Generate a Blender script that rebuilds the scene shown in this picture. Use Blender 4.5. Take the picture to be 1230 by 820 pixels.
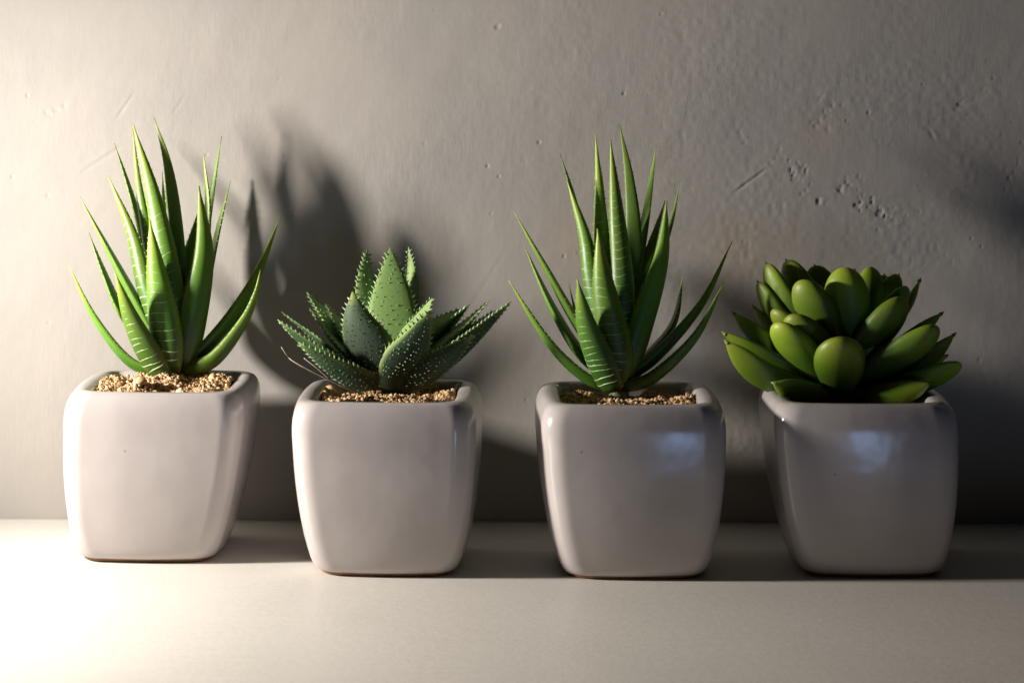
import bpy, math, random
import numpy as np
from mathutils import Vector, Matrix

# ------------------------------------------------------------------ camera, world, lights, exposure
for o in list(bpy.data.objects):
    bpy.data.objects.remove(o)
scene = bpy.context.scene
COL = scene.collection
random.seed(7)
RNG = np.random.default_rng(11)

FPX, CAMD, CAMZ, CXP, HZP = 3000.0, 1.087, 0.220, 615.0, 18.0
cam_data = bpy.data.cameras.new("camera")
cam_data.sensor_width = 36.0
cam_data.lens = 36.0 * FPX / 1230.0
cam_data.shift_y = -(410.0 - HZP) / 1230.0
cam_data.clip_start, cam_data.clip_end = 0.02, 50.0
cam = bpy.data.objects.new("camera", cam_data)
cam.location = (0, -CAMD, CAMZ)
cam.rotation_euler = (math.radians(90), math.radians(0.0), 0)
cam.rotation_euler = (Matrix.Rotation(math.radians(90), 3, 'X') @ Matrix.Rotation(math.radians(0.28), 3, 'Z')).to_euler()
COL.objects.link(cam)
scene.camera = cam

world = bpy.data.worlds.new("World")
scene.world = world
world.use_nodes = True
bg = world.node_tree.nodes["Background"]
bg.inputs[0].default_value = (0.50, 0.64, 1.0, 1)
bg.inputs[1].default_value = 0.005

key_d = bpy.data.lights.new("desk_lamp_light", 'SPOT')
key_d.energy = 14.6
key_d.spot_size = math.radians(150); key_d.spot_blend = 1.0
key_d.shadow_soft_size = 0.018
key_d.color = (1.0, 0.92, 0.83)
key = bpy.data.objects.new("desk_lamp_light", key_d)
key.location = (-0.400, -0.156, 0.152)
key.rotation_euler = (Vector((0.15, -0.24, 0.15)) - key.location).to_track_quat('-Z', 'Y').to_euler()
COL.objects.link(key)

scr_d = bpy.data.lights.new("screen_light", 'AREA')
scr_d.shape = 'RECTANGLE'; scr_d.size = 0.07; scr_d.size_y = 0.22
scr_d.energy = 0.6
scr_d.color = (0.38, 0.58, 1.0)
scr = bpy.data.objects.new("screen_light", scr_d)
scr.location = (0.325, -1.25, -0.15)
scr.rotation_euler = (Vector((0.10, -0.1, 0.05)) - scr.location).to_track_quat('-Z', 'Y').to_euler()
COL.objects.link(scr)

scene.view_settings.view_transform = 'Standard'
scene.view_settings.look = 'None'
scene.view_settings.exposure = 0.0
scene.view_settings.gamma = 1.0
scene.view_settings.use_curve_mapping = False
scene.render.engine = 'CYCLES'

# ------------------------------------------------------------------ helpers
def W(px, py, y):
    """photo pixel + depth y (metres, wall = 0) -> world point"""
    d = CAMD + y
    return Vector(((px - CXP) * d / FPX, y, CAMZ - (py - HZP) * d / FPX))

def mesh_obj(name, verts, faces, mat, parent=None, smooth=True, attr=None):
    me = bpy.data.meshes.new(name)
    me.from_pydata([tuple(v) for v in verts], [], faces)
    me.validate()
    if smooth:
        me.polygons.foreach_set('use_smooth', [True] * len(me.polygons))
    if attr is not None:
        for k, vals in attr.items():
            a = me.attributes.new(k, 'FLOAT', 'POINT')
            a.data.foreach_set('value', vals)
    if mat: me.materials.append(mat)
    me.update()
    o = bpy.data.objects.new(name, me)
    COL.objects.link(o)
    if parent:
        o.parent = parent
        o.matrix_parent_inverse = Matrix.Translation(-Vector(parent.location))
    return o

def tag(o, label=None, cat=None, group=None, kind=None):
    if label: o['label'] = label
    if cat: o['category'] = cat
    if group: o['group'] = group
    if kind: o['kind'] = kind
    return o

def thing(name, loc, label, cat, group=None):
    o = bpy.data.objects.new(name, None)
    o.empty_display_size = 0.02
    o.location = loc
    COL.objects.link(o)
    return tag(o, label, cat, group)

class NT:
    def __init__(s, name):
        s.m = bpy.data.materials.new(name); s.m.use_nodes = True
        s.t = s.m.node_tree; s.p = s.t.nodes["Principled BSDF"]
    def n(s, typ, ins=None, **kw):
        nd = s.t.nodes.new(typ)
        for k, v in kw.items(): setattr(nd, k, v)
        for k, v in (ins or {}).items(): s.put(nd.inputs[k], v)
        return nd
    def put(s, sock, v):
        if isinstance(v, bpy.types.NodeSocket): s.t.links.new(v, sock)
        elif isinstance(v, (tuple, list)) and len(v) == 3 and sock.type == 'RGBA': sock.default_value = (*v, 1)
        else: sock.default_value = v
    def P(s, **kw):
        for k, v in kw.items(): s.put(s.p.inputs[k.replace('_', ' ')], v)
    def obj(s): return s.n('ShaderNodeTexCoord').outputs['Object']
    def noise(s, vec, scale, detail=4, rough=0.55):
        return s.n('ShaderNodeTexNoise', {'Vector': vec, 'Scale': scale, 'Detail': detail, 'Roughness': rough}).outputs['Fac']
    def ramp(s, fac, stops):
        r = s.n('ShaderNodeValToRGB', {'Fac': fac})
        el = r.color_ramp.elements
        while len(el) < len(stops): el.new(0.5)
        for e, (p, c) in zip(el, stops):
            e.position = p; e.color = (*c, 1) if len(c) == 3 else c
        return r.outputs['Color']
    def mix(s, fac, a, b, mode='MIX'):
        nd = s.n('ShaderNodeMix', data_type='RGBA', blend_type=mode)
        s.put(nd.inputs[0], fac); s.put(nd.inputs[6], a); s.put(nd.inputs[7], b)
        return nd.outputs[2]
    def math(s, op, a, b=0.0):
        nd = s.n('ShaderNodeMath', operation=op); s.put(nd.inputs[0], a); s.put(nd.inputs[1], b)
        return nd.outputs[0]
    def attr(s, name): return s.n('ShaderNodeAttribute', attribute_name=name).outputs['Fac']
    def bump(s, h, strength, dist, normal=None):
        nd = s.n('ShaderNodeBump', {'Height': h, 'Strength': strength, 'Distance': dist})
        if normal is not None: s.put(nd.inputs['Normal'], normal)
        return nd.outputs['Normal']

# ------------------------------------------------------------------ materials
def mat_wall():
    s = NT('plaster'); v = s.obj()
    st = s.n('ShaderNodeMapping', {'Vector': v, 'Rotation': (0, math.radians(-28), 0), 'Scale': (1.0, 1.0, 0.35)}).outputs[0]
    big = s.noise(v, 9, 5, 0.6); mid = s.noise(v, 38, 4, 0.6)
    col = s.ramp(big, [(0.28, (0.355, 0.342, 0.335)), (0.50, (0.415, 0.396, 0.372)), (0.74, (0.46, 0.427, 0.39))])
    col = s.mix(s.ramp(mid, [(0.35, (0, 0, 0)), (0.75, (0.3, 0.3, 0.3))]), col, (0.42, 0.375, 0.345))
    # ochre stains
    for cx, cz, rad in ((W(690, 290, 0).x, W(690, 290, 0).z, 0.016), (W(880, 300, 0).x, W(880, 300, 0).z, 0.020), (W(985, 160, 0).x, W(985, 160, 0).z, .014)):
        dd = s.n('ShaderNodeVectorMath', {0: v, 1: (cx, 0, cz)}, operation='DISTANCE').outputs['Value']
        m = s.n('ShaderNodeMapRange', {'Value': s.math('ADD', dd, s.math('MULTIPLY', mid, 0.02)), 'From Min': rad + .012, 'From Max': rad * .3, 'To Min': 0, 'To Max': 0.35}).outputs[0]
        col = s.mix(m, col, (0.50, 0.39, 0.28))
    fine = s.noise(st, 420, 5, 0.65); tro = s.noise(st, 120, 4, 0.6)
    # roughness of the trowelled coat varies from place to place
    area = s.n('ShaderNodeMapRange', {'Value': s.noise(v, 14, 3), 'From Min': 0.40, 'From Max': 0.65, 'To Min': 0.35, 'To Max': 1.0}).outputs[0]
    n1 = s.bump(s.math('MULTIPLY', tro, area), 0.22, 0.0008)
    n2 = s.bump(s.math('MULTIPLY', fine, area), 0.25, 0.0005, n1)
    s.P(Base_Color=col, Roughness=0.72, Normal=n2)
    s.p.inputs['Specular IOR Level'].default_value = 0.35
    return s.m

def mat_ledge():
    s = NT('cream_paint'); v = s.obj()
    a = s.noise(v, 12, 5); b = s.noise(v, 260, 3)
    col = s.ramp(a, [(0.3, (0.67, 0.645, 0.60)), (0.7, (0.71, 0.685, 0.64))])
    gr = s.noise(s.n('ShaderNodeMapping', {'Vector': v, 'Scale': (0.06, 1.0, 1.0)}).outputs[0], 420, 4)
    col = s.mix(s.ramp(gr, [(0.45, (0, 0, 0)), (0.8, (0.30, 0.30, 0.30))]), col, (0.60, 0.56, 0.50))
    spk = s.n('ShaderNodeTexVoronoi', {'Vector': v, 'Scale': 60.0}).outputs['Distance']
    col = s.mix(s.ramp(spk, [(0.0, (1, 1, 1)), (0.035, (0, 0, 0))]), col, (0.42, 0.38, 0.33))
    s.P(Base_Color=col, Roughness=s.n('ShaderNodeMapRange', {'Value': b, 'To Min': 0.34, 'To Max': 0.55}).outputs[0],
        Normal=s.bump(s.math('ADD', b, s.math('MULTIPLY', a, 2.0)), 0.12, 0.0008))
    return s.m

def mat_glaze():
    s = NT('white_glaze'); v = s.obj()
    a = s.noise(v, 26, 3); b = s.noise(v, 75, 3)
    col = s.ramp(a, [(0.3, (0.42, 0.385, 0.385)), (0.7, (0.50, 0.462, 0.455))])
    spk = s.n('ShaderNodeTexVoronoi', {'Vector': v, 'Scale': 48.0}).outputs['Distance']
    col = s.mix(s.ramp(spk, [(0.0, (1, 1, 1)), (0.018, (1, 1, 1)), (0.026, (0, 0, 0))]), col, (0.30, 0.24, 0.20))
    s.P(Base_Color=col, Roughness=s.n('ShaderNodeMapRange', {'Value': b, 'To Min': 0.13, 'To Max': 0.24}).outputs[0],
        Normal=s.bump(a, 0.25, 0.0022))
    return s.m

def mat_plain(name, c1, c2, scale, rough, bump=0.3, dist=0.0005):
    s = NT(name); v = s.obj()
    a = s.noise(v, scale, 4)
    s.P(Base_Color=s.ramp(a, [(0.3, c1), (0.7, c2)]), Roughness=rough, Normal=s.bump(a, bump, dist))
    return s.m

def mat_sand(name='sand', dark=(0.30, 0.19, 0.10)):
    s = NT(name); v = s.obj()
    a = s.noise(v, 420, 3); r = s.attr('rnd')
    col = s.ramp(r, [(0.0, dark), (0.35, (0.50, 0.33, 0.17)), (0.7, (0.62, 0.43, 0.23)), (1.0, (0.74, 0.58, 0.38))])
    col = s.mix(s.math('MULTIPLY', a, 0.5), col, (0.45, 0.27, 0.13))
    s.P(Base_Color=col, Roughness=0.75, Normal=s.bump(a, 0.5, 0.0004))
    return s.m

def mat_leaf(name, stops, inner, rough, noise_sc=220, sss=0.12, edge=None, inmix=0.55):
    s = NT(name); v = s.obj()
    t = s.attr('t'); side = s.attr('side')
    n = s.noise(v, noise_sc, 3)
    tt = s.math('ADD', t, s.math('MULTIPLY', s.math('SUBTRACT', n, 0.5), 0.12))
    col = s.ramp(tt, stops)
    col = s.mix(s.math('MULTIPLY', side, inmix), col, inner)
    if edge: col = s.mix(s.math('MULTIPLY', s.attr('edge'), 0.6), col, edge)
    rnd = s.n('ShaderNodeObjectInfo').outputs['Random']
    col = s.n('ShaderNodeHueSaturation', {'Color': col, 'Hue': s.math('ADD', s.math('MULTIPLY', rnd, 0.024), 0.486), 'Value': s.math('ADD', s.math('MULTIPLY', s.math('FRACT', s.math('MULTIPLY', rnd, 7.3)), 0.45), 0.82)}).outputs['Color']
    s.P(Base_Color=col, Roughness=s.n('ShaderNodeMapRange', {'Value': n, 'To Min': rough - .08, 'To Max': rough + .1}).outputs[0],
        Normal=s.bump(s.noise(v, 700, 3), 0.18, 0.0004))
    s.p.inputs['Subsurface Weight'].default_value = sss
    s.p.inputs['Subsurface Radius'].default_value = (0.6, 1.0, 0.15)
    s.p.inputs['Subsurface Scale'].default_value = 0.0025
    return s.m

M_WALL, M_LEDGE, M_GLAZE = mat_wall(), mat_ledge(), mat_glaze()
M_FOOT = mat_plain('bare_clay', (0.24, 0.11, 0.05), (0.33, 0.17, 0.08), 200, 0.8)
M_SAND = mat_sand()
M_PEB = mat_plain('pebble_stone', (0.52, 0.33, 0.16), (0.66, 0.46, 0.26), 160, 0.6, 0.4)
M_PEBPALE = mat_plain('pale_stone', (0.60, 0.47, 0.32), (0.74, 0.60, 0.44), 160, 0.6, 0.4)
M_ROOT = mat_plain('dry_root_skin', (0.28, 0.23, 0.18), (0.42, 0.37, 0.31), 300, 0.7)
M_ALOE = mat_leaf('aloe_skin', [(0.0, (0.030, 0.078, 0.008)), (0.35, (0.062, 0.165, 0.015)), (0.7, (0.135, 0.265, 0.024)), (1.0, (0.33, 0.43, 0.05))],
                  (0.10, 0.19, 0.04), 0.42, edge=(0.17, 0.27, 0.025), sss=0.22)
M_BAND = mat_plain('aloe_band', (0.30, 0.44, 0.22), (0.46, 0.57, 0.36), 400, 0.4)
M_TOOTH = mat_plain('tooth_tip', (0.30, 0.42, 0.16), (0.44, 0.54, 0.28), 400, 0.45)
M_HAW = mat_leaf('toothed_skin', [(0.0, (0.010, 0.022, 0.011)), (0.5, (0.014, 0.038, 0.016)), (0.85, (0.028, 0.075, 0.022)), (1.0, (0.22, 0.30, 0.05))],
                 (0.30, 0.47, 0.14), 0.60, edge=(0.22, 0.34, 0.04), inmix=0.85)  # outer face much darker than inner: shade painted in over the plant's own green
M_SPINE = mat_plain('spine_tip', (0.12, 0.22, 0.10), (0.36, 0.45, 0.27), 400, 0.5)
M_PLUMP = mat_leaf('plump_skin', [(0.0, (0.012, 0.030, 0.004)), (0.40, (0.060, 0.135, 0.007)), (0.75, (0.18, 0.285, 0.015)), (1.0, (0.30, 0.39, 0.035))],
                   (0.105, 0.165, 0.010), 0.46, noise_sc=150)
M_TIP = mat_plain('leaf_point', (0.14, 0.19, 0.02), (0.24, 0.29, 0.03), 400, 0.5)
M_STEM = mat_plain('stem_skin', (0.03, 0.06, 0.015), (0.07, 0.10, 0.025), 300, 0.5)

# ------------------------------------------------------------------ setting: plaster wall
def vnoise(X, Z, freq, seed):
    r = np.random.default_rng(seed)
    g = r.random((256, 256))
    x, z = X * freq + 40.3, Z * freq + 17.7
    xi, zi = np.floor(x).astype(int), np.floor(z).astype(int)
    fx, fz = x - xi, z - zi
    fx, fz = fx * fx * (3 - 2 * fx), fz * fz * (3 - 2 * fz)
    a, b = g[xi % 256, zi % 256], g[(xi + 1) % 256, zi % 256]
    c, d = g[xi % 256, (zi + 1) % 256], g[(xi + 1) % 256, (zi + 1) % 256]
    return (a * (1 - fx) + b * fx) * (1 - fz) + (c * (1 - fx) + d * fx) * fz - 0.5

def build_wall():
    step = 0.00062
    xs = np.concatenate([np.linspace(-0.75, -0.245, 60)[:-1], np.arange(-0.245, 0.245, step), np.linspace(0.245, 0.75, 60)])
    zs = np.concatenate([np.linspace(-0.03, 0, 6)[:-1], np.arange(0, 0.24, step), np.linspace(0.24, 0.60, 50)])
    X, Z = np.meshgrid(xs, zs, indexing='ij')
    H = 0.0008 * vnoise(X, Z, 11, 1) + 0.0003 * vnoise(X, Z, 27, 2)
    c, sn = math.cos(1.05), math.sin(1.05)
    U, V = X * c + Z * sn, -X * sn + Z * c
    H += 0.00013 * vnoise(U * 0.35, V, 90, 3) + 0.00007 * vnoise(U * 0.5, V, 220, 4)
    rough = np.clip((X + 0.10) / 0.20, 0.25, 1.0)
    H += 0.00008 * rough * vnoise(X, Z, 480, 5) * (vnoise(X, Z, 34, 6) + 0.5) * 2
    def pit(px, py, rad, dep, sq=1.0, rot=0.0):
        p = W(px, py, 0)
        i0, i1 = np.searchsorted(xs, [p.x - 4 * rad, p.x + 4 * rad]); j0, j1 = np.searchsorted(zs, [p.z - 4 * rad, p.z + 4 * rad])
        dx, dz = X[i0:i1, j0:j1] - p.x, Z[i0:i1, j0:j1] - p.z
        a, b = dx * math.cos(rot) + dz * math.sin(rot), (-dx * math.sin(rot) + dz * math.cos(rot)) / sq
        wob = 1 + 0.9 * vnoise(X[i0:i1, j0:j1], Z[i0:i1, j0:j1], 700, 9)
        r = np.sqrt(a * a + b * b) / rad * wob
        H[i0:i1, j0:j1] += dep * np.exp(-r ** 4) - 0.22 * dep * np.exp(-((r - 1.5) / 0.4) ** 2)
    chip = vnoise(X, Z, 520, 31) + 0.7 * vnoise(X, Z, 1050, 32) + 0.5 * vnoise(X * .6, Z, 240, 33)
    crumb = vnoise(X, Z, 640, 34)
    for cx, cy, sx, sy, rot, dep in ((960, 210, 13, 20, .4, .00055), (1018, 222, 20, 11, .5, .00050), (985, 240, 14, 6, -.4, .00045), (1058, 250, 22, 12, -.2, .0007), (1072, 268, 16, 6, .3, .0005),
                                (930, 250, 20, 16, .2, .00020), (990, 140, 22, 26, .6, .00030), (895, 165, 12, 12, 0, .00020), (1216, 220, 9, 22, -.2, .0005), (62, 140, 22, 7, .5, .0003), (935, 185, 14, 12, .8, .00025),
                                (1065, 170, 16, 9, .2, .00025), (1165, 120, 30, 10, .3, .0002), (1110, 300, 40, 24, .2, .00014), (820, 190, 20, 40, .3, .00012), (890, 300, 20, 20, 0, .0002), (905, 420, 14, 34, .1, .0003)):
        p = W(cx, cy, 0); c0, s0 = math.cos(rot), math.sin(rot); k = 27.6e2
        dx, dz = (X - p.x) * k, (Z - p.z) * k
        r2 = ((dx * c0 + dz * s0) / sx) ** 2 + ((-dx * s0 + dz * c0) / sy) ** 2
        m = np.exp(-r2)
        H[:] += 0.6 * dep * np.clip((chip + 0.55 * m - 0.60) / 0.25, 0, 1) * (m > .08) - 0.35 * dep * m * crumb
    for _ in range(70):
        px = 1230 * (1 - random.random() ** 1.7)
        pit(px, random.uniform(0, 600), random.uniform(0.0004, 0.0008), random.uniform(0.0001, 0.0003), random.uniform(.4, 1.6), random.uniform(0, 3))
    for px, py in ((648, 171), (750, 112), (600, 212), (33, 117), (1017, 143), (15, 215), (586, 200)):
        pit(px, py, 0.0006, 0.00035)
    def scratch(x0, y0, x1, y1, wid, dep):
        a, b = W(x0, y0, 0), W(x1, y1, 0)
        d = np.array([b.x - a.x, b.z - a.z]); L = np.hypot(*d); d /= L
        s = (X - a.x) * d[0] + (Z - a.z) * d[1]; q = -(X - a.x) * d[1] + (Z - a.z) * d[0] + 0.0006 * vnoise(X, Z, 60, 12)
        m = np.clip(s / 0.004, 0, 1) * np.clip((L - s) / 0.004, 0, 1)
        H[:] += m * (dep * np.exp(-(q / wid) ** 2) - .4 * dep * np.exp(-((q - 2 * wid) / wid) ** 2))
    scratch(880, 232, 926, 199, 0.0005, 0.0003)
    scratch(1115, 145, 1190, 108, 0.0005, 0.00010)
    scratch(138, 148, 164, 112, 0.0005, 0.00016)
    scratch(205, 144, 226, 112, 0.0006, 0.00008)
    scratch(96, 212, 150, 176, 0.0007, 0.00015)
    scratch(560, 380, 610, 300, 0.0009, 0.00004)
    scratch(1115, 150, 1126, 168, 0.0006, 0.0003)
    ni, nj = X.shape
    co = np.stack([X, H, Z], -1).reshape(-1, 3)
    idx = np.arange(ni * nj).reshape(ni, nj)
    q = np.stack([idx[:-1, :-1], idx[1:, :-1], idx[1:, 1:], idx[:-1, 1:]], -1).reshape(-1, 4)
    me = bpy.data.meshes.new('wall')
    me.vertices.add(len(co)); me.vertices.foreach_set('co', co.ravel())
    me.loops.add(q.size); me.loops.foreach_set('vertex_index', q.ravel())
    me.polygons.add(len(q)); me.polygons.foreach_set('loop_start', np.arange(0, q.size, 4))
    me.polygons.foreach_set('use_smooth', np.ones(len(q), bool))
    me.update(calc_edges=True); me.validate()
    me.materials.append(M_WALL)
    o = bpy.data.objects.new('wall', me); COL.objects.link(o)
    o['kind'] = 'structure'

build_wall()

# ledge: a thick cream board with a rounded front edge, running under the wall
def build_ledge():
    ny = 30
    prof = [(0.004, 0.0)] + [(-0.004 - (0.275 - .004) * i / ny, 0.0) for i in range(ny)]
    for k in range(9):
        a = math.pi / 2 * k / 8
        prof.append((-0.275 - 0.010 * math.sin(a), -0.010 + 0.010 * math.cos(a)))
    prof += [(-0.285, -0.045), (0.004, -0.045)]
    xs = np.linspace(-0.75, 0.75, 120)
    verts, faces = [], []
    for x in xs:
        for y, z in prof:
            zz = z
            if z == 0.0 and y < -0.005: zz = 0.00025 * float(vnoise(np.array(x), np.array(y), 22, 21)) - 0.0002
            verts.append((x, y, zz))
    n = len(prof)
    for i in range(len(xs) - 1):
        for j in range(n):
            k = (j + 1) % n
            faces.append((i * n + j, i * n + k, (i + 1) * n + k, (i + 1) * n + j))
    o = mesh_obj('ledge', verts, faces, M_LEDGE)
    o['kind'] = 'structure'
build_ledge()

# ------------------------------------------------------------------ pots
HW, PH = 0.0363, 0.0688
def ring(hw, r, pil, nseg=11, nface=9):
    """rounded square outline; returns xy points, counter-clockwise, starting on the right face"""
    r = min(r, hw * 0.98); L = hw - r; pts = []
    for q in range(4):
        c, s = math.cos(q * math.pi / 2), math.sin(q * math.pi / 2)
        loc = []
        for i in range(nface):
            u = -1 + 2 * i / nface
            if i == 0: u = -1
            loc.append((hw + pil * (1 - u * u), u * L))
        for i in range(nseg):
            a = math.pi / 2 * i / nseg
            loc.append((L + r * math.cos(a), L + r * math.sin(a)))
        pts += [(x * c - y * s, x * s + y * c) for x, y in loc]
    return pts

def loft(rings):
    n = len(rings[0]); V = [p for r in rings for p in r]; F = []
    for i in range(len(rings) - 1):
        for j in range(n):
            k = (j + 1) % n
            F.append((i * n + j, i * n + k, (i + 1) * n + k, (i + 1) * n + j))
    F.append(tuple(reversed(range(n))))
    F.append(tuple(range((len(rings) - 1) * n, len(rings) * n)))
    return V, F

PROF = [(0.700, 0.018), (0.735, 0.0185), (0.765, 0.028), (0.795, 0.055), (0.822, 0.095), (0.850, 0.15), (0.885, 0.23), (0.918, 0.33), (0.945, 0.43), (0.966, 0.53), (0.981, 0.63),
        (0.991, 0.73), (0.998, 0.80), (0.998, 0.85), (0.992, 0.895), (0.977, 0.935), (0.953, 0.966), (0.922, 0.988), (0.885, 0.998), (0.845, 1.0), (0.80, 0.998), (0.765, 0.990), (0.742, 0.974), (0.730, 0.95),
        (0.724, 0.91), (0.715, 0.85), (0.70, 0.70), (0.68, 0.55)]
POTS = [  # top centre x, base centre x, centre y, turn, label
    (-0.1415, -0.1460, -0.0588, -1.0, 'white glazed square pot at the brightly lit end, holding the pale green aloe'),
    (-0.0487, -0.0480, -0.0820, -1.5, 'white glazed square pot holding the squat toothed succulent'),
    (0.0473, 0.0490, -0.0848, 1.5, 'white glazed square pot between the toothed succulent and the round-leaved rosette'),
    (0.1388, 0.1432, -0.0790, 0.5, 'white glazed square pot in shade with bluish sheen, holding the round-leaved rosette'),
]
def pot(i):
    xt, xb, cy, turn, label = POTS[i]
    root = thing('ceramic_pot', (xb, cy, 0), label, 'pot', 'white ceramic pots in a row on the ledge')
    ct, st = math.cos(math.radians(turn)), math.sin(math.radians(turn))
    rings = []
    for k, (w, z) in enumerate(PROF):
        hw = w * HW
        inner = k >= 21
        r = (0.0055 if inner else 0.0088 + 0.0010 * min(1, z)) if k > 3 else 0.0095
        pil = 0.0004 if inner else 0.0012
        cx = xb + (xt - xb) * z
        rings.append([(cx + x * ct - y * st, cy + x * st + y * ct, z * PH) for x, y in ring(hw, r, pil)])
    V, F = loft(rings)
    mesh_obj('pot_body', V, F, M_GLAZE, root)
    fr = []
    for w, z in ((0.690, 0.0), (0.712, 0.0003), (0.716, 0.0011), (0.70, 0.0016)):
        fr.append([(xb + x * ct - y * st, cy + x * st + y * ct, z) for x, y in ring(w * HW, 0.009, 0.0006)])
    V, F = loft(fr)
    mesh_obj('foot', V, F, M_FOOT, root)
    return root
for i in range(4): pot(i)

# ------------------------------------------------------------------ sand and pebbles
ICO_V, ICO_F = None, None
def ico():
    global ICO_V, ICO_F
    ph = (1 + 5 ** .5) / 2
    v = []
    for a in (-1, 1):
        for b in (-ph, ph):
            v += [(0, a, b), (a, b, 0), (b, 0, a)]
    v = np.array(v); v /= np.linalg.norm(v[0])
    f = []
    e = 2 / math.sqrt(1 + ph * ph) * 1.01
    for i in range(12):
        for j in range(i + 1, 12):
            for k in range(j + 1, 12):
                if max(np.linalg.norm(v[i] - v[j]), np.linalg.norm(v[j] - v[k]), np.linalg.norm(v[i] - v[k])) < e + 1e-3:
                    n = np.cross(v[j] - v[i], v[k] - v[i])
                    f.append((i, j, k) if np.dot(n, v[i]) > 0 else (i, k, j))
    ICO_V, ICO_F = v, np.array(f)
ico()

def sand_height(i, x, y, lvl):
    a = np.array(x); b = np.array(y)
    return lvl + 0.0050 * float(vnoise(a, b, 95, 40 + i)) + 0.0026 * float(vnoise(a, b, 240, 50 + i))

SLVL = [0.0674, 0.0652, 0.0648, 0.0628]
def sand(i, label):
    xt, xb, cy, turn, _ = POTS[i]
    xc = xb + (xt - xb) * 0.95
    lim = 0.735 * HW
    V, F, R = [], [], []
    n = 44
    def clampsq(u, v):   # squeeze the grid corners so it follows the rounded opening
        m = max(abs(u), abs(v)); 
        l = (abs(u) ** 7 + abs(v) ** 7) ** (1 / 7) or 1
        f = m / l if l else 1
        return u * f, v * f
    for a in range(n + 1):
        for b in range(n + 1):
            u, v = clampsq(-1 + 2 * a / n, -1 + 2 * b / n)
            x, y = xc + u * lim, cy + v * lim
            V.append((x, y, sand_height(i, x, y, SLVL[i]) - 0.0006)); R.append(random.random() * .5)
    for a in range(n):
        for b in range(n):
            F.append((a * (n + 1) + b, (a + 1) * (n + 1) + b, (a + 1) * (n + 1) + b + 1, a * (n + 1) + b + 1))
    for _ in range(5200):
        u, v = random.uniform(-1, 1), random.uniform(-1, 1)
        if abs(u) ** 6 + abs(v) ** 6 > 0.95: continue
        x, y = xc + u * lim * .985, cy + v * lim * .985
        r = random.choice((0.00025, 0.0003, 0.0003, 0.0004, 0.0004, 0.0005, 0.0006, 0.0010))
        z = sand_height(i, x, y, SLVL[i]) + r * random.uniform(-.4, .5)
        sc = r * RNG.uniform(0.7, 1.2, 3)
        pts = ICO_V * sc * RNG.uniform(0.85, 1.15, (12, 1)) + np.array((x, y, z))
        o = len(V); V += [tuple(p) for p in pts]; F += [tuple(int(q) + o for q in f) for f in ICO_F]
        R += [random.random()] * 12
    o = mesh_obj('sand', V, F, M_SAND, smooth=False, attr={'rnd': R})
    tag(o, label, 'sand', 'sand filling the pots', 'stuff')
sand(0, 'coarse golden sand filling the pot of the pale green aloe')
sand(1, 'coarse sand around the squat toothed succulent')
sand(2, 'coarse brown sand around the dark green aloe')
sand(3, 'coarse sand in shadow beneath the round-leaved rosette')

def pebble(i, px, py, size, mat, label, seed, group='pebbles lying on the sand'):
    xt, xb, cy, turn, _ = POTS[i]
    # find the place on the sand that lies under this pixel
    best = None
    for k in range(200):
        y = cy - 0.70 * HW + 1.4 * HW * k / 199
        p = W(px, py, y); h = sand_height(i, p.x, p.y, SLVL[i]) + size * .3
        if best is None or abs(p.z - h) < best[0]: best = (abs(p.z - h), p.x, y, h)
    r = np.random.default_rng(seed)
    # subdivided icosahedron, lumpy
    v = [tuple(a) for a in ICO_V]; cache = {}; f2 = []
    def mid(a, b):
        key = (min(a, b), max(a, b))
        if key not in cache:
            m = np.array(v[a]) + np.array(v[b]); v.append(tuple(m / np.linalg.norm(m))); cache[key] = len(v) - 1
        return cache[key]
    for a, b, c in ICO_F:
        a, b, c = int(a), int(b), int(c)
        ab, bc, ca = mid(a, b), mid(b, c), mid(c, a)
        f2 += [(a, ab, ca), (b, bc, ab), (c, ca, bc), (ab, bc, ca)]
    vv = np.array(v); sc = r.uniform(0.75, 1.1, 3) * (1, 1, .8)
    vv = vv * sc * (1 + 0.18 * r.standard_normal((len(vv), 1)) * .5) * size + np.array((best[1], best[2], best[3]))
    o = mesh_obj('pebble', vv, f2, mat)
    tag(o, label, 'pebble', group)
pebble(0, 171, 461, 0.0033, M_PEB, 'rounded orange pebble in front of the pale green aloe stem', 1)
pebble(0, 219, 472, 0.0019, M_PEBPALE, 'small pale pebble at the foot of the pale green aloe', 2)
pebble(0, 258, 455, 0.0022, M_PEB, 'sandy pebble near the back rim of the brightly lit pot', 3)
pebble(1, 399, 470, 0.0024, M_PEB, 'orange pebble under the dried roots in the toothed succulent pot', 4)
pebble(1, 543, 474, 0.0023, M_PEB, 'larger crumbly orange pebble under the long pointing leaf of the toothed succulent', 5)
pebble(1, 517, 476, 0.0016, M_PEB, 'smaller orange pebble at the front rim of the toothed succulent pot', 6)
pebble(2, 708, 474, 0.0026, M_PEB, 'pinkish brown pebble beside the dark green aloe stem', 7)
pebble(2, 722, 484, 0.0014, M_PEBPALE, 'tiny pale pebble at the front rim of the dark green aloe pot', 8)

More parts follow.
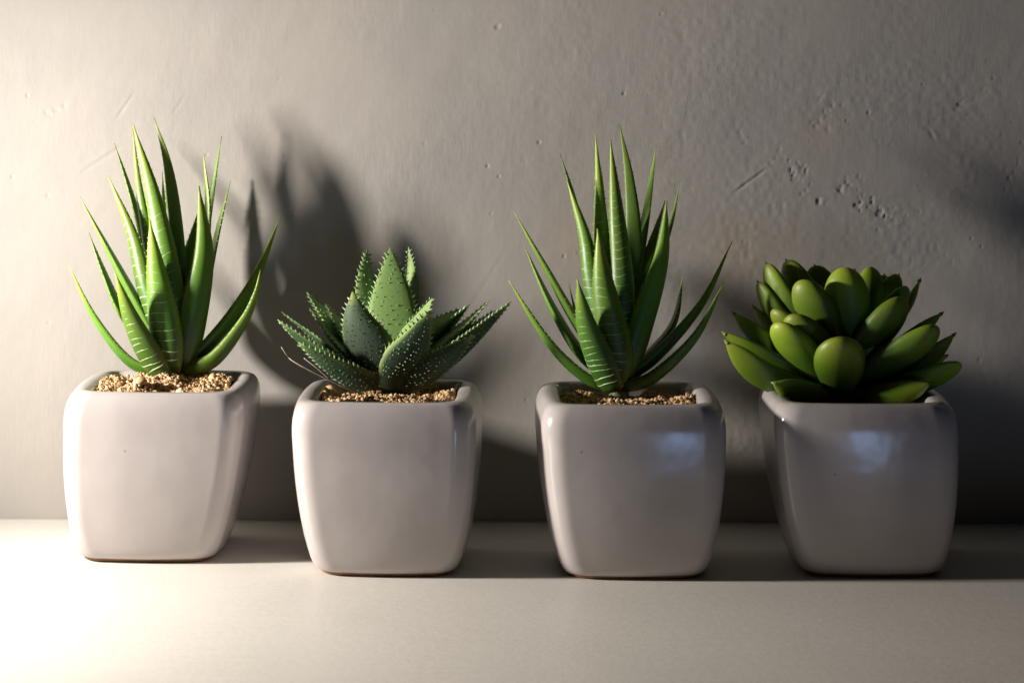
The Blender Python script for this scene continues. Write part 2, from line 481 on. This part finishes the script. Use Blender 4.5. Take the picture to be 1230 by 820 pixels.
# ------------------------------------------------------------------ leaves
def catmull(pts, n):
    P = [2 * pts[0] - pts[1]] + pts + [2 * pts[-1] - pts[-2]]
    dense = []
    for i in range(len(pts) - 1):
        p0, p1, p2, p3 = P[i:i + 4]
        for k in range(16):
            t = k / 16
            dense.append(0.5 * ((2 * p1) + (p2 - p0) * t + (2 * p0 - 5 * p1 + 4 * p2 - p3) * t * t + (3 * p1 - p0 - 3 * p2 + p3) * t ** 3))
    dense.append(pts[-1])
    d = [0]
    for a, b in zip(dense, dense[1:]): d.append(d[-1] + (b - a).length)
    out = []; j = 0
    for k in range(n):
        s = d[-1] * k / (n - 1)
        while j < len(d) - 2 and d[j + 1] < s: j += 1
        u = (s - d[j]) / max(1e-9, d[j + 1] - d[j])
        out.append(dense[j].lerp(dense[j + 1], min(1, u)))
    return out, d[-1]

def frames(path, az):
    """tangent, outward (abaxial) and width directions along the leaf; az in degrees, -90 = towards camera"""
    a = math.radians(az); O0 = Vector((math.cos(a), math.sin(a), -0.25))
    out = []
    for k in range(len(path)):
        T = (path[min(k + 1, len(path) - 1)] - path[max(k - 1, 0)]).normalized()
        O = (O0 - T * O0.dot(T))
        if O.length < 1e-4: O = Vector((0, 0, -1)) - T * T.z * -1
        O.normalize()
        out.append((T, O, T.cross(O).normalized()))
    return out

def leaf_mesh(name, path, fr, wf, hw, bulge, inner, parent, mat, nsec=16):
    """wf(t) half-width profile; bulge = outer thickness / half-width, inner = inner thickness / half-width"""
    V, F, tA, sA, eA = [], [], [], [], []
    n = len(path)
    for k, (p, (T, O, Wd)) in enumerate(zip(path, fr)):
        t = k / (n - 1); w = wf(t) * hw
        for j in range(nsec):
            th = 2 * math.pi * j / nsec
            c, s = math.cos(th), math.sin(th)
            th_ = bulge if s >= 0 else inner
            e = abs(c)
            V.append(p + Wd * (w * c) + O * (w * th_ * s))
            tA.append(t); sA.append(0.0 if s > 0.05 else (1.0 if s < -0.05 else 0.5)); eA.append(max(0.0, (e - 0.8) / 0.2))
    for k in range(n - 1):
        for j in range(nsec):
            l = (j + 1) % nsec
            F.append((k * nsec + j, k * nsec + l, (k + 1) * nsec + l, (k + 1) * nsec + j))
    F.append(tuple(reversed(range(nsec)))); F.append(tuple(range((n - 1) * nsec, n * nsec)))
    return mesh_obj(name, V, F, mat, parent, attr={'t': tA, 'side': sA, 'edge': eA})

def cone(V, F, base, d, rad, length, sides=4):
    d = d.normalized(); a = d.orthogonal().normalized(); b = d.cross(a); o = len(V)
    for k in range(sides):
        q = 2 * math.pi * k / sides
        V.append(base + a * (rad * math.cos(q)) + b * (rad * math.sin(q)))
    V.append(base + d * length)
    for k in range(sides): F.append((o + k, o + (k + 1) % sides, o + sides))

def sub(name, V, F, mat, leaf, root, smooth=False):
    if not V: return
    o = mesh_obj(name, V, F, mat, None, smooth=smooth)
    o.parent = leaf
    o.matrix_parent_inverse = leaf.matrix_parent_inverse.copy() @ Matrix.Identity(4)
    o.matrix_parent_inverse = Matrix.Identity(4)
    return o

def lerp_path(px_pts, y0, y1, n, mid=0.0, pw=1.3):
    """pixels from base to tip + depth at base and tip -> smooth 3D path"""
    m = len(px_pts)
    # cumulative fraction along the pixel path
    d = [0]
    for a, b in zip(px_pts, px_pts[1:]): d.append(d[-1] + math.hypot(a[0] - b[0], a[1] - b[1]))
    pts = []
    for (x, y), s in zip(px_pts, d):
        u = s / d[-1]
        pts.append(W(x, y, y0 + (y1 - y0) * u ** pw + mid * math.sin(math.pi * u)))
    return catmull(pts, n)

def aloe_w(t):
    if t < 0.22: return 0.72 + 0.28 * math.sin(math.pi / 2 * t / 0.22)
    u = (t - 0.22) / 0.78
    return max(0.05, 1 - u ** 1.62)

def aloe_leaf(root, px, yb, yt, az, wpx, bands=True, mid=0.0, teeth=True, seed=0, pw=1.3):
    r = random.Random(seed)
    n = 24
    path, L = lerp_path(px, yb, yt, n, mid, pw)
    # a little natural wobble
    fr = frames(path, az)
    hw = wpx * 0.505 * (CAMD + yb) / FPX
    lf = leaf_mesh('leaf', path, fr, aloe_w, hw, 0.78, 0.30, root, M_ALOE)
    if bands:
        V, F = [], []
        t = 0.10
        while t < 0.80:
            k = t * (n - 1); i = int(k); u = k - i
            p = path[i].lerp(path[i + 1], u); T, O, Wd = fr[i]; w = aloe_w(t) * hw
            a0, a1 = math.radians(r.uniform(14, 40)), math.radians(r.uniform(140, 166))
            if r.random() < .25: a0 += math.radians(35)
            if r.random() < .2: a1 -= math.radians(35)
            half = r.uniform(0.00015, 0.00032); hgt = 0.00022
            m = 10; o = len(V); slant = r.uniform(-.0006, .0006)
            for j in range(m):
                th = a0 + (a1 - a0) * j / (m - 1); fade = math.sin(math.pi * (j + .35) / (m - .3))
                c, s = math.cos(th), math.sin(th)
                off = T * (slant * c - 0.0011 * s + 0.0005 * math.sin(3.1 * th + seed))
                base = p + Wd * (w * c) + O * (w * 0.78 * s) + off
                nrm = (Wd * (c * .78) + O * s).normalized()
                V += [base - T * half * fade - nrm * .00008, base + nrm * hgt * fade, base + T * half * fade - nrm * .00008]
            for j in range(m - 1):
                q = o + 3 * j
                F += [(q, q + 3, q + 4, q + 1), (q + 1, q + 4, q + 5, q + 2)]
            t += r.uniform(0.034, 0.055) * min(1.4, 0.085 / L)
        sub('ridge_bands', V, F, M_BAND, lf, root, True)
    if teeth:
        V, F = [], []
        t = 0.08
        while t < 0.9:
            k = t * (n - 1); i = int(k); u = k - i
            p = path[i].lerp(path[i + 1], u); T, O, Wd = fr[i]; w = aloe_w(t) * hw
            for sgn in (-1, 1):
                if r.random() < .8:
                    cone(V, F, p + Wd * (sgn * w * .98), (Wd * sgn + T * .5), 0.00028, r.uniform(0.0004, 0.0009))
            t += r.uniform(.03, .05)
        sub('margin_teeth', V, F, M_TOOTH, lf, root)
    return lf

def stem(root, x, y, z0, z1, r0, r1, mat=None):
    rings = []
    for k in range(7):
        u = k / 6; z = z0 + (z1 - z0) * u; r = r0 + (r1 - r0) * u
        rings.append([(x + r * (1 + .08 * math.sin(5 * a + k)) * math.cos(a), y + r * math.sin(a), z) for a in [2 * math.pi * j / 14 for j in range(14)]])
    V, F = loft(rings)
    mesh_obj('stem', V, F, mat or M_STEM, root)

# ---- pale green aloe (first pot)
y1 = -0.0370
b = W(214, 462, y1)
aloe1 = thing('aloe_plant', (b.x, y1, b.z), 'lighter lime-tipped aloe with slender banded leaves beside the brightest stretch of wall', 'plant', 'aloe plants')
stem(aloe1, b.x, y1, b.z - 0.006, b.z + 0.016, 0.0042, 0.0032)
B1 = (214, 452)
A1 = [  # pixel path base->tip, base depth offset, tip depth offset (m, + is towards the wall), azimuth, width px, bands
    ([(208, 452), (161, 436), (118, 385), (84, 321)], -.002, -.004, 200, 21, False),
    ([(209, 444), (176, 379), (137, 309), (97, 239)], -.001, .004, 178, 25, False),
    ([(207, 440), (176, 408), (148, 375), (128, 332), (108, 282)], .003, .014, 150, 18, False),
    ([(205, 425), (178, 348), (161, 284), (131, 214)], -.004, .006, 232, 29, True),
    ([(205, 420), (180, 310), (158, 232), (138, 174)], .004, .022, 140, 16, False),
    ([(204, 420), (182, 300), (168, 225), (160, 157)], .001, .012, 235, 22, True),
    ([(210, 430), (206, 345), (186, 240), (161, 153)], -.003, .006, 255, 35, True),
    ([(214, 420), (213, 320), (208, 240), (200, 190), (185, 143)], .004, .010, 70, 27, True),
    ([(212, 420), (202, 320), (198, 250), (196, 208)], .008, .016, 95, 14, False),
    ([(205, 448), (202, 405), (189, 325), (181, 267)], -.007, -.010, 262, 41, True),
    ([(206, 456), (190, 438), (161, 386), (140, 331)], -.007, -.022, 240, 36, True),
    ([(222, 440), (231, 390), (246, 305), (240, 225)], -.004, .000, 300, 38, False),
    ([(222, 430), (236, 360), (250, 260), (245, 186)], .003, .012, 40, 22, False),
    ([(222, 420), (241, 320), (255, 235), (267, 165)], .008, .024, 62, 16, False, .7),
    ([(224, 430), (246, 350), (262, 280), (278, 218)], .010, .0325, 38, 18, False, .5),
    ([(220, 430), (218, 350), (232, 290), (241, 250)], .006, .020, 90, 24, False),
    ([(216, 440), (225, 410), (232, 385), (236, 355)], .008, .028, 88, 30, False, .6),  # extra back leaf, mostly hidden, added to throw shade on the wall behind
    ([(218, 441), (240, 425), (276, 383), (310, 328), (338, 261)], .000, .016, -15, 27, False),
    ([(219, 449), (258, 432), (293, 388), (308, 355), (314, 326)], -.004, -.006, -35, 24, False),
    ([(218, 445), (252, 425), (282, 385), (303, 345), (311, 322)], .006, .0315, 75, 28, False, .55),
]
for i, (px, d0, d1, az, wd, bd, *pw) in enumerate(A1):
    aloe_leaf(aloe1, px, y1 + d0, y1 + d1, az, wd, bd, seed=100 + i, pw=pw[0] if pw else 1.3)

# ---- dark green aloe (third pot)
y3 = -0.0640
b = W(746, 474, y3)
aloe3 = thing('aloe_plant', (b.x, y3, b.z), 'deeper green aloe with slender banded leaves, standing between toothed succulent and round-leaved rosette', 'plant', 'aloe plants')
stem(aloe3, b.x, y3, b.z - 0.008, b.z + 0.016, 0.0042, 0.0032)
A3 = [
    ([(742, 466), (707, 452), (664, 412), (612, 336)], -.002, -.004, 205, 20, False),
    ([(742, 455), (692, 378), (658, 320), (618, 253)], -.001, .004, 182, 24, False),
    ([(740, 455), (702, 424), (667, 369), (631, 295)], .003, .012, 160, 22, False),
    ([(738, 435), (714, 340), (704, 283), (682, 216)], -.004, .004, 240, 29, True),
    ([(738, 430), (706, 300), (690, 235), (673, 183)], .005, .020, 130, 15, False),
    ([(738, 430), (725, 320), (721, 229), (716, 160)], .000, .010, 250, 24, True),
    ([(740, 420), (732, 310), (727, 250), (724, 205)], .006, .024, 100, 12, False),
    ([(742, 440), (749, 350), (741, 247), (734, 167)], -.003, .004, 265, 31, True),
    ([(748, 420), (762, 300), (757, 215), (745, 149)], .006, .026, 80, 25, False),
    ([(752, 425), (764, 333), (778, 250), (789, 174)], .004, .034, 52, 19, False),
    ([(752, 430), (764, 360), (782, 300), (800, 240)], .003, .022, 60, 22, False),
    ([(752, 450), (768, 396), (795, 310), (802, 240)], -.004, .000, 298, 36, False),
    ([(752, 440), (782, 340), (806, 270), (818, 215)], .005, .034, 30, 18, False),
    ([(750, 450), (784, 420), (811, 383), (822, 328)], .003, .024, 20, 20, False),
    ([(750, 455), (789, 424), (843, 362), (881, 288)], .000, .012, -15, 25, False),
    ([(750, 464), (786, 450), (836, 402), (871, 338)], -.004, -.006, -30, 23, False),
    ([(740, 455), (743, 425), (727, 345), (719, 274)], -.007, -.010, 262, 41, True),
    ([(740, 466), (728, 440), (707, 390), (695, 335)], -.007, -.020, 245, 38, True),
    ([(738, 450), (712, 420), (697, 385), (685, 341)], .002, .004, 170, 14, False),
]
for i, (px, d0, d1, az, wd, bd) in enumerate(A3):
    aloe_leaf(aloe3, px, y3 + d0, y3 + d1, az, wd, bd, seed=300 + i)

# ---- squat toothed succulent (second pot)
def haw_w(t):
    if t < 0.35: return 0.62 + 0.38 * math.sin(math.pi / 2 * t / 0.35)
    u = (t - 0.35) / 0.65
    return max(0.025, 1 - u ** 1.55)

def haw_leaf(root, px, yb, yt, az, wpx, mid=0.0, seed=0):
    wpx *= 1.12
    r = random.Random(seed); n = 20
    path, L = lerp_path(px, yb, yt, n, mid)
    fr = frames(path, az); hw = wpx * 0.5 * (CAMD + yb) / FPX
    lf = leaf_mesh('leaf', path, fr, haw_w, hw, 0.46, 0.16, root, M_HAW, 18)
    V, F = [], []
    t = 0.12
    while t < 0.97:      # margin spines
        k = t * (n - 1); i = min(n - 2, int(k)); u = k - i
        p = path[i].lerp(path[i + 1], u); T, O, Wd = fr[i]; w = haw_w(t) * hw
        for sg in (-1, 1):
            cone(V, F, p + Wd * (sg * w * .97), Wd * sg + T * .9 + O * r.uniform(-.2, .2), 0.00062, r.uniform(.0012, .0022), 5)
        t += 0.0021 / L * r.uniform(.8, 1.25)
    row = 0
    t = 0.15
    while t < 0.94:      # tubercles in offset rows on both faces
        k = t * (n - 1); i = min(n - 2, int(k)); u = k - i
        p = path[i].lerp(path[i + 1], u); T, O, Wd = fr[i]; w = haw_w(t) * hw
        m = max(1, int(w * 2 / 0.0018))
        for j in range(m):
            f = (j + .5 + .25 * (row % 2)) / m * 2 - 1 + r.uniform(-.22, .22)
            if abs(f) > .92 or r.random() < .15: continue
            s = math.sqrt(1 - f * f)
            cone(V, F, p + Wd * (w * f) + O * (w * .46 * s), O + Wd * f * .5 + T * .7, r.uniform(.00018, .00038), r.uniform(.0003, .0010), 5)
            if j % 2 == row % 2:
                cone(V, F, p + Wd * (w * f) - O * (w * .16 * s), -O + T * .7, r.uniform(.00018, .00036), r.uniform(.0003, .0009), 5)
        row += 1
        t += 0.0019 / L
    sub('spines', V, F, M_SPINE, lf, root)

y2 = -0.0620
b = W(470, 470, y2)
haw = thing('toothed_succulent', (b.x, y2, b.z), 'squat dark green succulent with broad leaves covered in small pale spines', 'plant')
stem(haw, b.x, y2, b.z - 0.007, b.z + 0.014, 0.0065, 0.0045)
H2 = [
    ([(466, 430), (450, 395), (440, 345), (443, 299)], .006, .018, 110, 30),
    ([(470, 440), (473, 400), (472, 350), (470, 298)], .004, .016, 92, 56),
    ([(474, 440), (488, 395), (496, 345), (492, 297)], .007, .024, 60, 26),
    ([(462, 450), (430, 418), (402, 388), (370, 352)], .004, .020, 140, 32),
    ([(462, 452), (430, 430), (402, 405), (374, 371)], .000, .010, 165, 30),
    ([(464, 458), (452, 430), (434, 390), (425, 351)], -.007, -.014, 250, 60),
    ([(462, 466), (430, 450), (385, 424), (335, 385)], -.004, -.012, 215, 37),
    ([(462, 462), (425, 440), (385, 408), (340, 376)], -.002, .002, 190, 28),
    ([(470, 466), (480, 440), (500, 410), (518, 373)], -.008, -.022, 285, 46),
    ([(474, 446), (488, 415), (505, 388), (521, 358)], .000, .002, 40, 38),
    ([(476, 440), (505, 410), (530, 388), (557, 370)], .004, .022, 60, 27),
    ([(478, 452), (520, 420), (556, 392), (590, 361)], .000, .008, 15, 34),
    ([(476, 464), (515, 446), (565, 408), (616, 362)], -.004, -.004, -30, 40),
    ([(476, 456), (515, 436), (560, 402), (598, 372)], .000, .008, 30, 30),
    ([(466, 452), (440, 425), (415, 395), (393, 366)], .002, .014, 150, 34),
    ([(472, 464), (504, 450), (538, 428), (572, 402)], -.007, -.014, 300, 38),
    ([(466, 466), (438, 458), (400, 438), (360, 412)], -.007, -.018, 230, 36),
    ([(476, 446), (512, 418), (540, 392), (566, 366)], .003, .014, 340, 32),
]
for i, (px, d0, d1, az, wd) in enumerate(H2):
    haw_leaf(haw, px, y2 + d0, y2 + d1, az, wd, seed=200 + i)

# dried roots lying over the rim of the second pot, a dry thread in the third
def strand(pts, rad, label, group, taper=0.5):
    path, L = catmull(pts, 22); V, F = [], []
    for k, p in enumerate(path):
        T = (path[min(k + 1, 21)] - path[max(k - 1, 0)]).normalized(); a = T.orthogonal().normalized(); c = T.cross(a)
        r = rad * (1 - taper * k / 21) * random.uniform(.75, 1.2)
        for j in range(6):
            q = math.pi * j / 3; V.append(p + a * (r * math.cos(q)) + c * (r * math.sin(q)))
    for k in range(21):
        for j in range(6):
            l = (j + 1) % 6; F.append((k * 6 + j, k * 6 + l, k * 6 + 6 + l, k * 6 + 6 + j))
    F.append(tuple(reversed(range(6)))); F.append(tuple(range(126, 132)))
    o = mesh_obj('dried_root', V, F, M_ROOT)
    tag(o, label, 'root', group)
G = 'dry roots straying from the pots'
strand([W(437, 474, -.094), W(413, 464, -.097), W(387, 452, -.099), W(365, 441, -.100), W(350, 432, -.099), W(344, 424, -.098), W(340, 418, -.0985)], 0.00050, 'longer dry grey root curling out over the rim beside the toothed succulent', G)
strand([W(414, 465, -.092), W(398, 456, -.093), W(384, 444, -.094), W(375, 437, -.094), W(367, 431, -.0935)], 0.00042, 'shorter dry grey root rising beside the toothed succulent', G)
strand([W(728, 472, -.092), W(704, 468, -.094), W(685, 465, -.096), W(671, 462, -.0975)], 0.00032, 'thin dry thread on the sand beside the dark green aloe', G)

# ---- plump rosette (fourth pot)
def plump_w(tip):
    def f(t):
        if t < 0.58:
            return 0.40 + 0.60 * math.sin(math.pi / 2 * t / 0.58)
        u = (t - 0.58) / 0.42
        base = math.sqrt(max(0.0, 1 - u ** 2.4))
        if tip: base = 1 - u ** 2.5
        return max(0.02, base)
    return f

def plump_leaf(root, px, yb, yt, az, wpx, pointed=False, thick=0.62, mid=0.0):
    path, L = lerp_path(px, yb, yt, 22, mid, pw=1.0)
    # crowd the last stations together so the rounded end stays round
    n = len(path)
    q = []
    for k in range(26):
        t = k / 25; t = 1 - (1 - t) ** 1.5
        s = t * (n - 1); i = min(n - 2, int(s)); q.append((path[i].lerp(path[i + 1], s - i), t))
    pts = [a for a, _ in q]; ts = [b for _, b in q]
    fr = frames(pts, az); hw = wpx * 0.5 * (CAMD + yt) / FPX
    w = plump_w(pointed == 1)
    it = iter(range(26))
    lut = ts
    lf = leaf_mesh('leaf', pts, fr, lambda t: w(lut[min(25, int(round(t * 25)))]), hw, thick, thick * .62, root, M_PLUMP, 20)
    if pointed:
        V, F = [], []
        T = fr[-1][0]
        cone(V, F, pts[-1] - T * .0012, T, 0.0010, 0.0022, 8)
        sub('leaf_tip', V, F, M_TIP, lf, root, True)

y4 = -0.0670
b = W(1016, 478, y4)
ros = thing('rosette_succulent', (b.x, y4, b.z), 'plump olive-green rosette succulent with smooth rounded egg-shaped leaves', 'plant')
stem(ros, b.x, y4, b.z - 0.006, b.z + 0.020, 0.0070, 0.0040)
R4 = [  # path, base dy, tip dy, az, width px, pointed, thick
    # heart of the rosette
    ([(1018, 430), (1021, 390), (1018, 350), (1015, 319)], -.002, -.008, 262, 56, False, .66),
    ([(1024, 425), (1038, 380), (1046, 345), (1047, 318)], .004, .008, 285, 40, False, .66),
    ([(1010, 430), (992, 392), (977, 360), (962, 335)], -.003, -.012, 240, 52, False, .64),
    ([(1014, 470), (1012, 452), (1010, 425), (1008, 404)], -.010, -.036, 268, 63, False, .60),
    ([(1006, 455), (982, 437), (958, 412), (935, 386)], -.006, -.024, 230, 54, False, .62),
    ([(1004, 430), (976, 408), (952, 390), (930, 370)], .000, -.006, 212, 42, False, .62),
    ([(1010, 445), (990, 418), (970, 398), (949, 377)], -.005, -.018, 238, 48, False, .62),
    ([(1020, 440), (1042, 412), (1066, 382), (1087, 355)], -.005, -.016, 300, 50, False, .64),
    ([(1026, 458), (1062, 434), (1098, 412), (1128, 389)], -.008, -.024, 302, 48, False, .60),
    ([(1026, 425), (1052, 390), (1074, 364), (1092, 342)], .000, .002, 320, 42, False, .62),
    ([(1022, 452), (1036, 436), (1048, 422), (1058, 408)], -.004, -.012, 285, 36, False, .6),
    ([(1004, 446), (982, 428), (962, 418), (944, 410)], -.002, -.010, 220, 38, False, .6),
    # right-hand side, darker pointed outer leaves
    ([(1030, 472), (1070, 466), (1115, 452), (1157, 434)], -.008, -.020, 305, 38, False, .46),
    ([(1030, 462), (1080, 448), (1118, 426), (1149, 398)], -.002, -.004, 318, 36, True, .46),
    ([(1030, 447), (1068, 422), (1102, 398), (1134, 373)], .002, .010, 335, 34, True, .46),
    ([(1028, 432), (1064, 397), (1090, 364), (1107, 333)], .003, .016, 350, 36, True, .46),
    ([(1028, 420), (1050, 380), (1068, 352), (1081, 328)], .004, .014, 290, 38, 2, .5),
    ([(1034, 466), (1078, 456), (1110, 440), (1140, 424)], .002, .008, 330, 36, True, .44),
    # back
    ([(1004, 425), (966, 387), (940, 352), (922, 315)], .000, .006, 225, 38, 2, .55),
    ([(1008, 420), (984, 374), (962, 341), (946, 311)], .003, .010, 240, 42, 2, .55),
    ([(1012, 415), (1000, 372), (988, 342), (980, 317)], .008, .020, 100, 44, 2, .5),
    ([(1018, 420), (1028, 377), (1030, 347), (1028, 322)], .010, .030, 85, 38, True, .46),
    ([(1024, 420), (1046, 382), (1060, 356), (1064, 328)], .006, .016, 280, 38, 2, .5),
    # left-hand side, dark blades
    ([(1002, 435), (962, 407), (934, 374), (912, 337)], .000, .006, 215, 36, 2, .5),
    ([(1002, 455), (960, 434), (918, 406), (882, 374)], -.001, .004, 222, 34, True, .40),
    ([(1000, 464), (958, 448), (910, 424), (870, 398)], -.004, -.006, 228, 34, True, .40),
    ([(1002, 472), (962, 464), (915, 446), (873, 408)], -.007, -.016, 240, 40, True, .40),
    ([(1002, 448), (962, 420), (930, 394), (906, 366)], .002, .010, 205, 36, True, .42),
    # lowest leaves over the rim
    ([(1014, 476), (1004, 475), (970, 470), (930, 458)], -.008, -.024, 250, 34, True, .40),
    ([(1018, 476), (1034, 475), (1076, 470), (1120, 458)], -.008, -.026, 292, 36, True, .40),
]
for i, (px, d0, d1, az, wd, pt, th) in enumerate(R4):
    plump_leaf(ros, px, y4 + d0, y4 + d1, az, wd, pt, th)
